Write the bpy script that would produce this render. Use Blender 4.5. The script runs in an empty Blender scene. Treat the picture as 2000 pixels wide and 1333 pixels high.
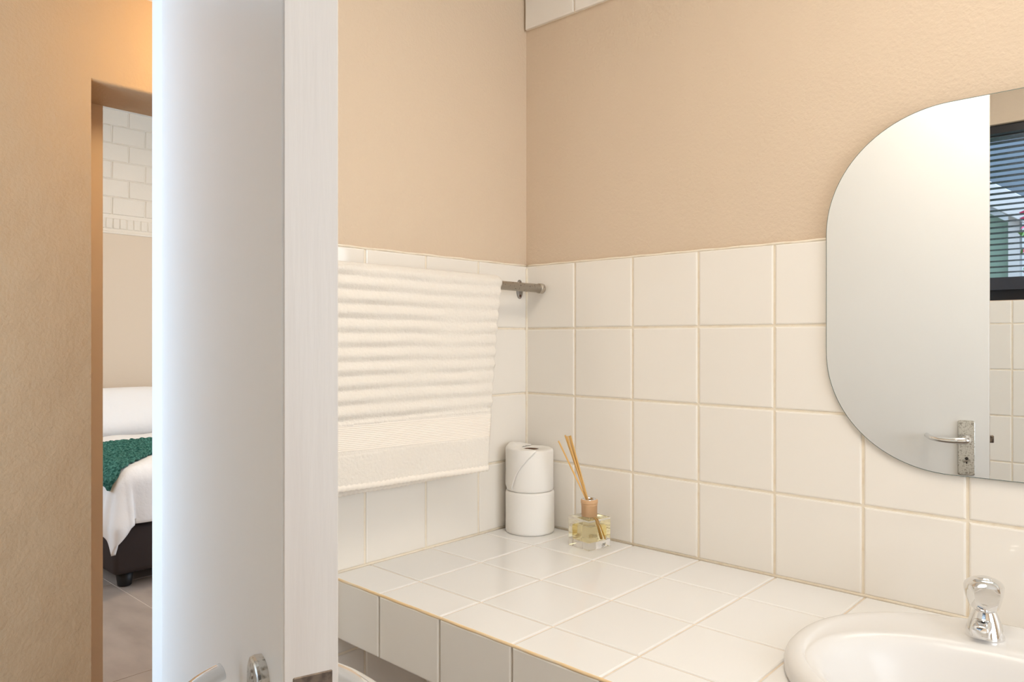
import bpy, bmesh, math, random
from mathutils import Vector, Matrix, noise
random.seed(7)
S = bpy.context.scene
COL = S.collection
PI = math.pi

# ------------------------------------------------------------------ camera
# world: x = distance from the towel-rail wall, y = 0 on the mirror wall (room at y < 0), z up
F_PX, YAW = 1439.13, 0.7427
cam = bpy.data.cameras.new('camera'); cam_o = bpy.data.objects.new('camera', cam); COL.objects.link(cam_o)
cam.sensor_width = 36.0; cam.lens = 36.0 * F_PX / 2000.0
cam.shift_y = -3.4 / 2000.0
cam.clip_start = 0.02; cam.clip_end = 60
cam_o.location = (1.1643, -1.3192, 1.30); cam_o.rotation_euler = (PI / 2, 0, YAW)
S.camera = cam_o

# ------------------------------------------------------------------ world, lights, exposure
w = bpy.data.worlds.new('world'); S.world = w; w.use_nodes = True
bg = w.node_tree.nodes['Background']
bg.inputs['Color'].default_value = (0.62, 0.79, 1.0, 1); bg.inputs['Strength'].default_value = 4.2
S.view_settings.view_transform = 'Standard'; S.view_settings.look = 'None'
S.view_settings.gamma = 1.0; S.view_settings.use_curve_mapping = False
S.view_settings.exposure = 0.12
S.cycles.use_denoising = True
S.cycles.max_bounces = 16; S.cycles.diffuse_bounces = 4; S.cycles.glossy_bounces = 4
S.cycles.transmission_bounces = 18; S.cycles.sample_clamp_indirect = 6.0

def area(name, loc, rot, sx, sy, power, color, shape='RECTANGLE', spread=PI, parent=None):
    l = bpy.data.lights.new(name, 'AREA'); l.shape = shape; l.size = sx; l.size_y = sy
    l.energy = power; l.color = color; l.spread = spread
    o = bpy.data.objects.new(name, l); COL.objects.link(o); o.location = loc; o.rotation_euler = rot
    if parent: o.parent = parent
    return o
X_LIGHT = 2.49
# area lights in the window openings; hall and end windows are unseen additions
area('hall_fill_light', (-0.62, -1.97, 1.40), (PI / 2, 0, 0), 0.9, 1.75, 30, (0.56, 0.76, 1.0))  # added cool fill for the hall side of the door
area('daylight_bedroom_window', (-3.2, -1.62, 1.75), (PI / 2, 0, 0), 1.7, 1.3, 13, (0.86, 0.9, 1.0))
area('end_fill_light', (X_LIGHT, -0.85, 1.45), (0, PI / 2, 0), 1.1, 0.95, 8.0, (1.0, 0.935, 0.845))  # added low fill for the towel wall, from an unseen end window
pt = area('window_portal', (1.0, -1.79, 1.725), (PI / 2, 0, 0), 0.9, 0.59, 1.0, (1, 1, 1)); pt.data.cycles.is_portal = True

# ------------------------------------------------------------------ materials
def nd(nt, t, **kw):
    n = nt.nodes.new(t)
    for k, v in kw.items(): setattr(n, k, v)
    return n
def mat(name, color, rough=0.5, metal=0.0, spec=0.5, bump=None, var=None, rnd=0.0, trans=0.0, ior=1.45,
        coat=0.0, emit=None, sheen=0.0, sss=0.0, stretch=None, var_scale=(0.5, 0.5, 0.5)):
    """bump=(scale, strength, distance[, detail]); var=(scale, color2, lo, hi); rnd = per-object value jitter"""
    m = bpy.data.materials.new(name); m.use_nodes = True; nt = m.node_tree
    b = nt.nodes['Principled BSDF']
    b.inputs['Base Color'].default_value = (*color, 1); b.inputs['Roughness'].default_value = rough
    b.inputs['Metallic'].default_value = metal; b.inputs['Specular IOR Level'].default_value = spec
    b.inputs['IOR'].default_value = ior; b.inputs['Transmission Weight'].default_value = trans
    b.inputs['Coat Weight'].default_value = coat; b.inputs['Coat Roughness'].default_value = 0.05
    if sheen: b.inputs['Sheen Weight'].default_value = sheen
    if sss:
        b.inputs['Subsurface Weight'].default_value = sss; b.inputs['Subsurface Scale'].default_value = 0.004
    if emit:
        b.inputs['Emission Color'].default_value = (*emit[0], 1); b.inputs['Emission Strength'].default_value = emit[1]
    tc = nd(nt, 'ShaderNodeTexCoord')
    geo = nd(nt, 'ShaderNodeNewGeometry')
    src = geo.outputs['Position']
    if stretch:
        mp = nd(nt, 'ShaderNodeMapping'); mp.inputs['Scale'].default_value = stretch
        nt.links.new(src, mp.inputs['Vector']); src = mp.outputs['Vector']
    colsock = None
    if var:
        n = nd(nt, 'ShaderNodeTexNoise'); n.inputs['Scale'].default_value = var[0]; n.inputs['Detail'].default_value = 5
        nt.links.new(src, n.inputs['Vector'])
        r = nd(nt, 'ShaderNodeMapRange'); r.inputs['From Min'].default_value = var[2]; r.inputs['From Max'].default_value = var[3]
        nt.links.new(n.outputs['Fac'], r.inputs['Value'])
        mx = nd(nt, 'ShaderNodeMix', data_type='RGBA')
        mx.inputs['A'].default_value = (*color, 1); mx.inputs['B'].default_value = (*var[1], 1)
        nt.links.new(r.outputs['Result'], mx.inputs['Factor']); colsock = mx.outputs['Result']
    if rnd:
        oi = nd(nt, 'ShaderNodeObjectInfo')
        r = nd(nt, 'ShaderNodeMapRange'); r.inputs['To Min'].default_value = 1 - rnd; r.inputs['To Max'].default_value = 1 + rnd
        nt.links.new(oi.outputs['Random'], r.inputs['Value'])
        hs = nd(nt, 'ShaderNodeHueSaturation'); hs.inputs['Color'].default_value = (*color, 1)
        nt.links.new(r.outputs['Result'], hs.inputs['Value'])
        if colsock: nt.links.new(colsock, hs.inputs['Color'])
        colsock = hs.outputs['Color']
    if colsock: nt.links.new(colsock, b.inputs['Base Color'])
    if bump:
        prev = None
        for bp in (bump if isinstance(bump, list) else [bump]):
            n = nd(nt, 'ShaderNodeTexNoise'); n.inputs['Scale'].default_value = bp[0]
            n.inputs['Detail'].default_value = bp[3] if len(bp) > 3 else 3
            nt.links.new(src, n.inputs['Vector'])
            bn = nd(nt, 'ShaderNodeBump'); bn.inputs['Strength'].default_value = bp[1]; bn.inputs['Distance'].default_value = bp[2]
            nt.links.new(n.outputs['Fac'], bn.inputs['Height'])
            if prev: nt.links.new(prev.outputs['Normal'], bn.inputs['Normal'])
            prev = bn
        nt.links.new(prev.outputs['Normal'], b.inputs['Normal'])
    return m

M = {}
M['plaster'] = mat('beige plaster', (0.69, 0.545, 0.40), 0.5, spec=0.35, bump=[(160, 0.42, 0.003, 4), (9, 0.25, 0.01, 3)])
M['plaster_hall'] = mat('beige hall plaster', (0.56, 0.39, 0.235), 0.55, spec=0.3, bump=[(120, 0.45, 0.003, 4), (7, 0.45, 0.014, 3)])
M['frame_paint'] = mat('beige frame paint', (0.74, 0.58, 0.43), 0.4, bump=(30, 0.1, 0.003))
M['ceiling'] = mat('white ceiling paint', (0.82, 0.80, 0.76), 0.7, bump=(80, 0.1, 0.002))
M['tile'] = mat('white glazed tile', (0.86, 0.80, 0.715), 0.07, spec=0.55, bump=(7, 0.05, 0.02, 1), rnd=0.012)
M['tile_top'] = mat('white counter tile', (0.86, 0.84, 0.81), 0.10, spec=0.5, bump=(6, 0.03, 0.02, 1), rnd=0.012)
M['grout'] = mat('cream grout', (0.87, 0.77, 0.62), 0.8, var=(60, (0.80, 0.67, 0.50), 0.5, 0.8), bump=(300, 0.3, 0.001))
M['grout_top'] = mat('pale counter grout', (0.79, 0.675, 0.545), 0.7, var=(40, (0.74, 0.60, 0.46), 0.5, 0.75), bump=(300, 0.3, 0.001))
M['grout_edge'] = mat('yellowed edge grout', (0.86, 0.62, 0.34), 0.6, var=(25, (0.82, 0.70, 0.52), 0.45, 0.7))
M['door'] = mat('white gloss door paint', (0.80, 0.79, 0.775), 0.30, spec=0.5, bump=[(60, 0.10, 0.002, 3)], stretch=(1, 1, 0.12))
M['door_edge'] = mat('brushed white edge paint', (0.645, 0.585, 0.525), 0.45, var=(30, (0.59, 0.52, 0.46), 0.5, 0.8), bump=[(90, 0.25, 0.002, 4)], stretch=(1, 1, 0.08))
M['chrome'] = mat('chrome', (0.82, 0.82, 0.82), 0.06, metal=1.0)
M['worn_chrome'] = mat('pitted chrome', (0.62, 0.61, 0.58), 0.28, metal=1.0, var=(260, (0.25, 0.23, 0.19), 0.50, 0.72), bump=(400, 0.2, 0.0006))
M['rail_metal'] = mat('tarnished rail metal', (0.52, 0.46, 0.38), 0.32, metal=0.75, var=(230, (0.10, 0.06, 0.04), 0.60, 0.68), bump=(260, 0.2, 0.0006))
M['flange'] = mat('dull flange metal', (0.36, 0.34, 0.31), 0.35, metal=0.85)
M['dark'] = mat('dark recess', (0.03, 0.022, 0.018), 0.6)
M['rust'] = mat('rusty screw', (0.10, 0.04, 0.025), 0.6)
M['brass_dark'] = mat('brown lock metal', (0.20, 0.15, 0.11), 0.4, metal=0.6, var=(120, (0.08, 0.06, 0.05), 0.45, 0.65))
M['ceramic'] = mat('white vitreous china', (0.765, 0.735, 0.70), 0.24, spec=0.35)
M['towel'] = mat('cream terry', (0.87, 0.80, 0.705), 0.95, spec=0.1, sheen=0.3, bump=[(1300, 0.6, 0.0015, 2), (350, 0.4, 0.002, 3)])
M['towel_band'] = mat('cream woven band', (0.89, 0.81, 0.71), 0.8, spec=0.2, bump=(1500, 0.2, 0.0006, 2))
M['paper'] = mat('toilet paper', (0.88, 0.84, 0.78), 0.95, spec=0.1, bump=(900, 0.15, 0.0006, 2))
M['core'] = mat('cardboard core', (0.16, 0.09, 0.055), 0.9)
M['wood'] = mat('beech collar', (0.62, 0.37, 0.19), 0.5, bump=(90, 0.1, 0.001), var=(40, (0.70, 0.44, 0.25), 0.35, 0.65), stretch=(1, 1, 0.15))
M['reed'] = mat('rattan reed', (0.74, 0.44, 0.15), 0.6, rnd=0.12, bump=(400, 0.2, 0.0006))
M['glass'] = mat('clear glass', (1, 1, 1), 0.0, trans=1.0, ior=1.22)
M['liquid'] = mat('pale yellow oil', (0.98, 0.90, 0.60), 0.0, trans=1.0, ior=1.06)
M['print'] = mat('grey print', (0.06, 0.055, 0.05), 0.6)
M['mirror'] = mat('mirror silvering', (0.93, 0.945, 0.93), 0.0, metal=1.0)
M['mirror_edge'] = mat('mirror glass edge', (0.16, 0.20, 0.18), 0.15, spec=0.8)
M['black_frame'] = mat('black window frame', (0.018, 0.016, 0.018), 0.35)
M['slat'] = mat('charcoal blind slat', (0.035, 0.036, 0.045), 0.25, spec=0.6)
M['pane'] = mat('window pane', (1, 1, 1), 0.0, trans=1.0, ior=1.02)
M['bedroom_wall'] = mat('cream bedroom paint', (0.70, 0.57, 0.425), 0.6, bump=(60, 0.1, 0.002))
M['brick_paint'] = mat('cream painted brick', (0.80, 0.72, 0.60), 0.6, bump=(50, 0.3, 0.006, 4), rnd=0.02)
M['floor_tile'] = mat('taupe floor tile', (0.42, 0.345, 0.285), 0.35, var=(5, (0.34, 0.275, 0.225), 0.35, 0.7), rnd=0.03, stretch=(1, 2.2, 1))
M['floor_grout'] = mat('pale floor grout', (0.75, 0.67, 0.58), 0.8)
M['linen'] = mat('white bed linen', (0.86, 0.84, 0.81), 0.85, spec=0.15, bump=[(18, 0.25, 0.02, 3)])
M['throw'] = mat('green chunky knit', (0.016, 0.075, 0.058), 0.9, spec=0.15, var=(75, (0.10, 0.27, 0.215), 0.4, 0.7), bump=(160, 0.8, 0.008, 3))
M['fringe'] = mat('beige cushion cloth', (0.48, 0.38, 0.29), 0.9)
M['bed_base'] = mat('dark brown upholstery', (0.030, 0.019, 0.016), 0.75, bump=(300, 0.2, 0.001))
M['bed_leg'] = mat('black leg', (0.008, 0.007, 0.007), 0.5)
M['sage'] = mat('sage green outside wall', (0.15, 0.215, 0.17), 0.8)
M['white_out'] = mat('white outside paint', (0.42, 0.42, 0.42), 0.7)
M['roof_out'] = mat('grey roof sheet', (0.10, 0.125, 0.15), 0.6)
M['eave_out'] = mat('brown eave board', (0.20, 0.15, 0.15), 0.7)
M['flower'] = mat('pink blossom', (0.45, 0.06, 0.13), 0.8)
M['leaf'] = mat('leaf green', (0.10, 0.20, 0.06), 0.7)
M['paving'] = mat('outside paving', (0.45, 0.43, 0.40), 0.9)
M['bath_floor'] = mat('bathroom floor', (0.40, 0.33, 0.28), 0.4, var=(6, (0.33, 0.27, 0.22), 0.35, 0.7))
M['opal'] = mat('opal diffuser', (0.95, 0.92, 0.86), 0.4, emit=((1.0, 0.93, 0.83), 4.0))
M['opal_hall'] = mat('opal hall diffuser', (0.95, 0.90, 0.80), 0.4, emit=((1.0, 0.66, 0.30), 8.0))

# ------------------------------------------------------------------ helpers
def tag(o, label=None, cat=None, group=None, kind=None):
    if label: o['label'] = label
    if cat: o['category'] = cat
    if group: o['group'] = group
    if kind: o['kind'] = kind
    return o
def link(name, me, material=None, parent=None, loc=(0, 0, 0), rot=(0, 0, 0)):
    o = bpy.data.objects.new(name, me); COL.objects.link(o)
    if material and not me.materials: me.materials.append(material)
    o.location = loc; o.rotation_euler = rot
    if parent: o.parent = parent
    return o
def mesh(name, bm, smooth=False, recalc=True):
    if recalc: bmesh.ops.recalc_face_normals(bm, faces=bm.faces)
    me = bpy.data.meshes.new(name); bm.to_mesh(me); bm.free()
    if smooth:
        me.polygons.foreach_set('use_smooth', [True] * len(me.polygons))
    return me
def empty(name, loc=(0, 0, 0), rz=0):
    o = bpy.data.objects.new(name, None); COL.objects.link(o); o.location = loc; o.rotation_euler = (0, 0, rz)
    o.empty_display_size = 0.05
    return o
def box_bm(bm, x0, x1, y0, y1, z0, z1, bev=0.0, seg=2):
    vs = [bm.verts.new(p) for p in ((x0, y0, z0), (x1, y0, z0), (x1, y1, z0), (x0, y1, z0), (x0, y0, z1), (x1, y0, z1), (x1, y1, z1), (x0, y1, z1))]
    fs = [bm.faces.new([vs[i] for i in q]) for q in ((3, 2, 1, 0), (4, 5, 6, 7), (0, 1, 5, 4), (1, 2, 6, 5), (2, 3, 7, 6), (3, 0, 4, 7))]
    if bev:
        es = {e for f in fs for e in f.edges}
        bmesh.ops.bevel(bm, geom=list(es), offset=bev, segments=seg, affect='EDGES', profile=0.5)
def box(name, x0, x1, y0, y1, z0, z1, m, parent=None, bev=0.0, seg=2, smooth=False):
    bm = bmesh.new(); box_bm(bm, min(x0, x1), max(x0, x1), min(y0, y1), max(y0, y1), z0, z1, bev, seg)
    return link(name, mesh(name, bm, smooth), m, parent)
def boxes(name, lst, m, parent=None, bev=0.0):
    bm = bmesh.new()
    for b in lst: box_bm(bm, *b, bev)
    return link(name, mesh(name, bm), m, parent)
def ring_surface(bm, rings, close_start=True, close_end=True):
    """rings: list of equal-length closed loops of points"""
    R = [[bm.verts.new(p) for p in r] for r in rings]
    n = len(R[0])
    for a, b in zip(R[:-1], R[1:]):
        for i in range(n):
            bm.faces.new((a[i], a[(i + 1) % n], b[(i + 1) % n], b[i]))
    if close_start: bm.faces.new(list(reversed(R[0])))
    if close_end: bm.faces.new(R[-1])
def lathe(name, prof, m, parent=None, n=40, smooth=True, loc=(0, 0, 0), caps=(True, True), fold=None, rot=(0, 0, 0)):
    bm = bmesh.new(); rings = []
    for r, z in prof:
        rings.append([(r * math.cos(2 * PI * i / n), r * math.sin(2 * PI * i / n), z) for i in range(n)])
    ring_surface(bm, rings, *caps)
    return link(name, mesh(name, bm, smooth), m, parent, loc, rot)
def tube_bm(bm, pts, rads, n=12, flat=None):
    pts = [Vector(p) for p in pts]
    rings = []; up = None
    for i, p in enumerate(pts):
        d = (pts[min(i + 1, len(pts) - 1)] - pts[max(i - 1, 0)]).normalized()
        if up is None: up = Vector((0, 0, 1)) if abs(d.z) < 0.9 else Vector((1, 0, 0))
        sx = d.cross(up).normalized(); sy = sx.cross(d).normalized(); up = sy
        r = rads[i] if isinstance(rads, (list, tuple)) else rads
        fx = flat[i] if flat else 1.0
        rings.append([p + sx * (r * math.cos(2 * PI * k / n)) + sy * (r * fx * math.sin(2 * PI * k / n)) for k in range(n)])
    ring_surface(bm, rings)
def tube(name, pts, rads, m, parent=None, n=12, flat=None):
    bm = bmesh.new(); tube_bm(bm, pts, rads, n, flat)
    return link(name, mesh(name, bm, True), m, parent)
def smooth_path(pts, k=6):
    """Catmull-Rom through points"""
    P = [Vector(p) for p in pts]; out = []
    for i in range(len(P) - 1):
        p0 = P[max(i - 1, 0)]; p1 = P[i]; p2 = P[i + 1]; p3 = P[min(i + 2, len(P) - 1)]
        for j in range(k):
            t = j / k
            out.append(0.5 * ((2 * p1) + (p2 - p0) * t + (2 * p0 - 5 * p1 + 4 * p2 - p3) * t * t + (3 * p1 - p0 - 3 * p2 + p3) * t ** 3))
    out.append(P[-1]); return out
def bool_cut(me, cutter_o):
    """cut cutter_o out of mesh me, return a new mesh (no bpy.ops)"""
    t = bpy.data.objects.new('t', me); COL.objects.link(t)
    md = t.modifiers.new('b', 'BOOLEAN'); md.operation = 'DIFFERENCE'; md.object = cutter_o; md.solver = 'EXACT'
    dg = bpy.context.evaluated_depsgraph_get(); dg.update()
    out = bpy.data.meshes.new_from_object(t.evaluated_get(dg))
    bpy.data.objects.remove(t)
    return out

TILE_CACHE = {}
def tile_mesh(wd, ht, th, m):
    k = (round(wd, 4), round(ht, 4), th, m.name)
    if k in TILE_CACHE: return TILE_CACHE[k]
    bm = bmesh.new(); rings = []
    for inset, z in ((0, 0), (0, th - 0.0022), (0.0007, th - 0.0008), (0.0028, th)):
        a, b = wd / 2 - inset, ht / 2 - inset
        rings.append([(-a, -b, z), (a, -b, z), (a, b, z), (-a, b, z)])
    ring_surface(bm, rings, True, True)
    me = mesh('tile', bm); me.materials.append(m); TILE_CACHE[k] = me
    return me
RX = {'R': (PI / 2, 0, 0), 'L': (PI / 2, 0, PI / 2), 'O': (PI / 2, 0, PI), 'T': (0, 0, 0)}
def put_tile(a0, a1, b0, b1, face, depth, th, m, parent, gap=0.0045, jit=0.0012):
    """a = horizontal interval, b = vertical interval (s for counter tops); face plane depth = front of the tile"""
    wd, ht = a1 - a0 - gap, b1 - b0 - gap
    ac, bc = (a0 + a1) / 2, (b0 + b1) / 2
    rot = list(RX[face])
    if face == 'R': loc = (ac, -depth + th, bc)
    elif face == 'L': loc = (depth - th, -ac, bc)
    elif face == 'O': loc = (ac, -depth - th, bc)
    else: loc = (ac, -bc, depth - th)
    rot[0] += random.uniform(-jit, jit); rot[1] += random.uniform(-jit, jit) * 0.6
    return link('tile', tile_mesh(wd, ht, th, m), None, parent, loc, rot)

P = 0.153
ROWS = [0.867 - P * 6, 0.867 - P * 5, 0.867 - P * 4, 0.867 - P * 3, 0.867 - P * 2, 0.867 - P, 0.867, 1.019, 1.172, 1.325, 1.475]
ZC = 0.867          # counter top
H_CEIL = 2.34
X_END = 2.5         # far end of the bathroom
S_O = 1.611         # wall opposite the mirror

# ================================================================== THE SETTING
# ---- mirror wall
wr = box('wall_right', -0.115, X_END, 0.004, 0.12, 0, H_CEIL, M['plaster'])
tag(wr, 'beige plastered mirror wall with white tiles below and along the top', 'wall', kind='structure')
boxes('grout', [(0, X_END, -0.0015 + 0.0, 0.004, 0.70, 1.473), (0, X_END, -0.004, 0.004, 2.037, H_CEIL)], M['grout'], wr)
xs = [0.0] + [0.1475 + P * k for k in range(16)]
for a0, a1 in zip(xs[:-1], xs[1:]):
    if a1 > X_END: a1 = X_END
    for b0, b1 in zip(ROWS[6:-1], ROWS[7:]):
        put_tile(a0, a1, b0, b1, 'R', 0.004, 0.006, M['tile'], wr)
    for b0, b1 in ((2.035, 2.188), (2.188, 2.341)):
        put_tile(a0, a1, b0, b1, 'R', 0.007, 0.007, M['tile'], wr, gap=0.003)
# ---- towel wall (with the doorway to the hall)
wl = boxes('wall_left', [(-0.115, -0.004, -0.80, 1.2, 0, H_CEIL), (-0.115, -0.004, -1.735, -0.80, 2.06, H_CEIL),
                         (-0.115, -0.004, -2.6, -1.615, 0, H_CEIL)], M['plaster'])
tag(wl, 'beige plastered wall with white tiles behind the towel and the doorway beside it', 'wall', kind='structure')
box('grout', -0.004, 0.0015, -0.8, 0, 0.0, 1.473, M['grout'], wl)
ss = [0.0] + [0.164 + P * k for k in range(5)]
for a0, a1 in zip(ss[:-1], ss[1:]):
    for b0, b1 in zip(ROWS[:-1], ROWS[1:]):
        if b1 < 0.25: continue
        put_tile(a0, min(a1, 0.8), max(b0, 0), b1, 'L', 0.004, 0.006, M['tile'], wl)
# grout beads in the corner and along the top edge of the tiles
def bead(name, pts, r, parent):
    bm = bmesh.new(); tube_bm(bm, pts, r, 6); return link(name, mesh(name, bm, True), M['grout'], parent)
bead('corner_grout', [(0.0042, -0.0042, 0.868 + 0.03 * k) for k in range(21)], [0.0034 + 0.0006 * math.sin(k * 2.1) for k in range(21)], wl)
bead('edge_grout', [(0.0015, -0.004 - 0.02 * k, 1.4745 + 0.0006 * math.sin(k * 1.3)) for k in range(40)], 0.0026, wl)
bead('edge_grout', [(0.004 + 0.02 * k, -0.0015, 1.4745 + 0.0006 * math.sin(k * 1.7)) for k in range(125)], 0.0026, wr)
# ---- wall opposite the mirror, with the window
WX0, WX1, WZ0, WZ1 = 0.55, 1.45, 1.43, 2.02
wo = boxes('wall_back', [(-0.004, WX0, -1.80, -S_O - 0.004, 0, H_CEIL), (WX1, X_END, -1.80, -S_O - 0.004, 0, H_CEIL),
                         (WX0, WX1, -1.80, -S_O - 0.004, 0, WZ0), (WX0, WX1, -1.80, -S_O - 0.004, WZ1, H_CEIL)], M['plaster'])
tag(wo, 'tiled wall with the blind-covered window, seen in the mirror', 'wall', kind='structure')
box('grout', -0.0, X_END, -S_O - 0.004, -S_O + 0.0015, 0.0, 1.428, M['grout'], wo)
orow = [0.893 - P * 3, 0.893 - P * 2, 0.893 - P, 0.893, 1.046, 1.199, 1.352, 1.43]
ox = [0.736 - P * 4 + P * k for k in range(16)]
for a0, a1 in zip(ox[:-1], ox[1:]):
    for b0, b1 in zip(orow[:-1], orow[1:]):
        if a1 <= X_END: put_tile(a0, a1, b0, b1, 'O', S_O - 0.004, 0.006, M['tile'], wo, gap=0.004)
# ---- other bathroom surfaces
EZ0, EZ1, EY0, EY1 = 0.88, 2.02, -1.34, -0.36
w2 = boxes('fill_window', [(X_END - 0.02, X_END + 0.05, EY0, EY0 + 0.015, EZ0, EZ1), (X_END - 0.02, X_END + 0.05, EY1 - 0.015, EY1, EZ0, EZ1), (X_END - 0.02, X_END + 0.05, EY0, EY1, EZ0, EZ0 + 0.015), (X_END - 0.02, X_END + 0.05, EY0, EY1, EZ1 - 0.015, EZ1)], M['black_frame'])  # invented frame for the added fill light at the end wall
tag(w2, 'unseen window frame added around the fill light at the bathroom end', 'window', kind='structure')
tag(boxes('wall_end', [(X_END, X_END + 0.12, -1.80, EY0, 0, H_CEIL), (X_END, X_END + 0.12, EY1, 0.12, 0, H_CEIL), (X_END, X_END + 0.12, EY0, EY1, 0, EZ0), (X_END, X_END + 0.12, EY0, EY1, EZ1, H_CEIL)], M['plaster']), 'beige plastered end wall of the bathroom, out of the picture', 'wall', kind='structure')
tag(box('floor_bathroom', -0.115, X_END + 0.12, -1.80, 0.12, -0.05, 0, M['bath_floor']), 'taupe bathroom floor below the tiled counter', 'floor', kind='structure')
tag(box('ceiling_bathroom', -0.115, X_END + 0.12, -1.80, 0.12, H_CEIL, H_CEIL + 0.08, M['ceiling']), 'white bathroom ceiling', 'ceiling', kind='structure')

# ---- hall and its wall with the opening to the bedroom
TA, TB = -1.175, -1.405
OS0, OS1, OZ = 0.572, -0.36, 2.05
bm = bmesh.new()
box_bm(bm, TB, TA, -2.6, -OS0, 0, 3.05)
box_bm(bm, TB, TA, -OS1, 1.2, 0, 3.05)
box_bm(bm, TB, TA, -OS0, -OS1, OZ, 3.05)
bmesh.ops.remove_doubles(bm, verts=bm.verts, dist=1e-5)
# drop the inner faces shared by neighbouring boxes, then round the plaster edges round the opening
dup = {}
for f in bm.faces:
    dup.setdefault(tuple(round(c, 4) for c in f.calc_center_median()), []).append(f)
es = [e for e in bm.edges if all(abs(v.co.x - TA) < 1e-4 for v in e.verts) and
      ((all(abs(v.co.y + OS0) < 1e-4 for v in e.verts) and max(v.co.z for v in e.verts) < OZ + 0.01) or
       (all(abs(v.co.z - OZ) < 1e-4 for v in e.verts)))]
bmesh.ops.bevel(bm, geom=es, offset=0.010, segments=4, affect='EDGES', profile=0.5)
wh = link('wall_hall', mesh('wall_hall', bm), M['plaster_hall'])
tag(wh, 'warm beige plastered hall wall with the square opening into the bedroom', 'wall', kind='structure')
tr = boxes('trim_1', [(-1.44, -1.400, -OS0 - 0.02, -0.466, 0, OZ + 0.02)], M['frame_paint'])
tag(tr, 'beige painted door jamb at the back of the bedroom opening', 'door jamb', kind='structure')
boxes('strike_plate', [(-1.43, -1.404, -0.4662, -0.4648, 1.09, 1.115), (-1.43, -1.404, -0.4662, -0.4648, 1.122, 1.135)], M['dark'], tr)
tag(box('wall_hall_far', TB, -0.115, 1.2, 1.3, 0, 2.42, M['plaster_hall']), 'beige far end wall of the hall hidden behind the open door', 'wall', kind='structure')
tag(boxes('wall_hall_near', [(TA, -1.08, -2.10, -1.95, 0, 2.335), (-0.16, -0.115, -2.10, -1.95, 0, 2.335), (-1.08, -0.16, -2.10, -1.95, 0, 0.5), (-1.08, -0.16, -2.10, -1.95, 2.3, 2.335)], M['plaster_hall']), 'beige hall end wall around an unseen window opening added for cool light', 'wall', kind='structure')  # the opening is invented to let the added cool fill in
tag(box('ceiling_hall', TA, -0.115, -2.6, 1.2, 2.335, 2.42, M['ceiling']), 'white hall ceiling above the bedroom opening', 'ceiling', kind='structure')
tag(box('floor_hall', -1.405, -0.115, -2.6, 1.2, -0.05, 0.0, M['floor_tile']), 'taupe hall floor', 'floor', kind='structure')

# ---- bedroom
BX = -4.80
fl = box('floor_bedroom', BX, TB, -1.55, 2.6, -0.05, -0.004, M['floor_grout'])
tag(fl, 'bedroom floor of large taupe tiles with pale joints', 'floor', kind='structure')
for i in range(4):
    for j in range(7):
        x0, x1 = max(-3.045 - 1.2 * 2 + 1.2 * i, BX), min(-3.045 - 1.2 + 1.2 * i, TB)
        y0, y1 = max(0.13 - 0.6 * 3 + 0.6 * j, -1.55), min(0.13 - 0.6 * 2 + 0.6 * j, 2.6)
        if x1 - x0 < 0.05 or y1 - y0 < 0.05: continue
        g = 0.002
        box('tile', x0 + g, x1 - g, y0 + g, y1 - g, -0.004, -0.0026, M['floor_tile'], fl)
wb = box('wall_bedroom', BX - 0.15, BX - 0.012, -1.6, 2.6, 0, 3.1, M['brick_paint'])
tag(wb, 'bedroom back wall, smooth cream below and painted brick above', 'wall', kind='structure')
box('lower_panel', BX - 0.012, BX + 0.004, -1.55, 2.6, 0, 2.095, M['bedroom_wall'], wb)
box('ledge', BX - 0.012, BX + 0.010, -1.55, 2.6, 2.095, 2.112, M['brick_paint'], wb, bev=0.003)
def brick_mesh(wd, ht, seed):
    bm = bmesh.new(); rn = random.Random(seed); rings = []
    for inset, x in ((0, 0), (0.0, 0.0025), (0.005, 0.0065)):
        a, b = wd / 2 - inset, ht / 2 - inset
        rings.append([(x + rn.uniform(-.001, .001), s * a + rn.uniform(-.002, .002), t * b + rn.uniform(-.0015, .0015)) for s, t in ((-1, -1), (1, -1), (1, 1), (-1, 1))])
    ring_surface(bm, rings)
    me = mesh('brick', bm); me.materials.append(M['brick_paint']); return me
bmsh = [brick_mesh(0.232, 0.129, k) for k in range(6)]; smsh = [brick_mesh(0.046, 0.078, 20 + k) for k in range(4)]
z = 2.24
for r in range(6):
    y = -0.35 + (0.12 if r % 2 else 0.0)
    while y < 2.4:
        link('brick', random.choice(bmsh), None, wb, (BX - 0.012, y, z + 0.0675)); y += 0.24
    z += 0.135
y = -0.3
while y < 2.4:
    link('brick', random.choice(smsh), None, wb, (BX - 0.012, y, 2.174)); y += 0.0505
tag(boxes('wall_bedroom_near', [(BX, -4.05, -1.7, -1.55, 0, 3.0), (-2.35, TB, -1.7, -1.55, 0, 3.0), (-4.05, -2.35, -1.7, -1.55, 0, 1.1), (-4.05, -2.35, -1.7, -1.55, 2.4, 3.0)], M['bedroom_wall']), 'cream bedroom side wall around its window, out of the picture', 'wall', kind='structure')
tag(box('wall_bedroom_far', BX, TB, 2.6, 2.7, 0, 3.0, M['bedroom_wall']), 'cream bedroom side wall beyond the bed, out of the picture', 'wall', kind='structure')
tag(box('ceiling_bedroom', BX - 0.15, TB, -1.7, 2.7, 3.03, 3.10, M['ceiling']), 'white bedroom ceiling above the painted brick', 'ceiling', kind='structure')

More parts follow.
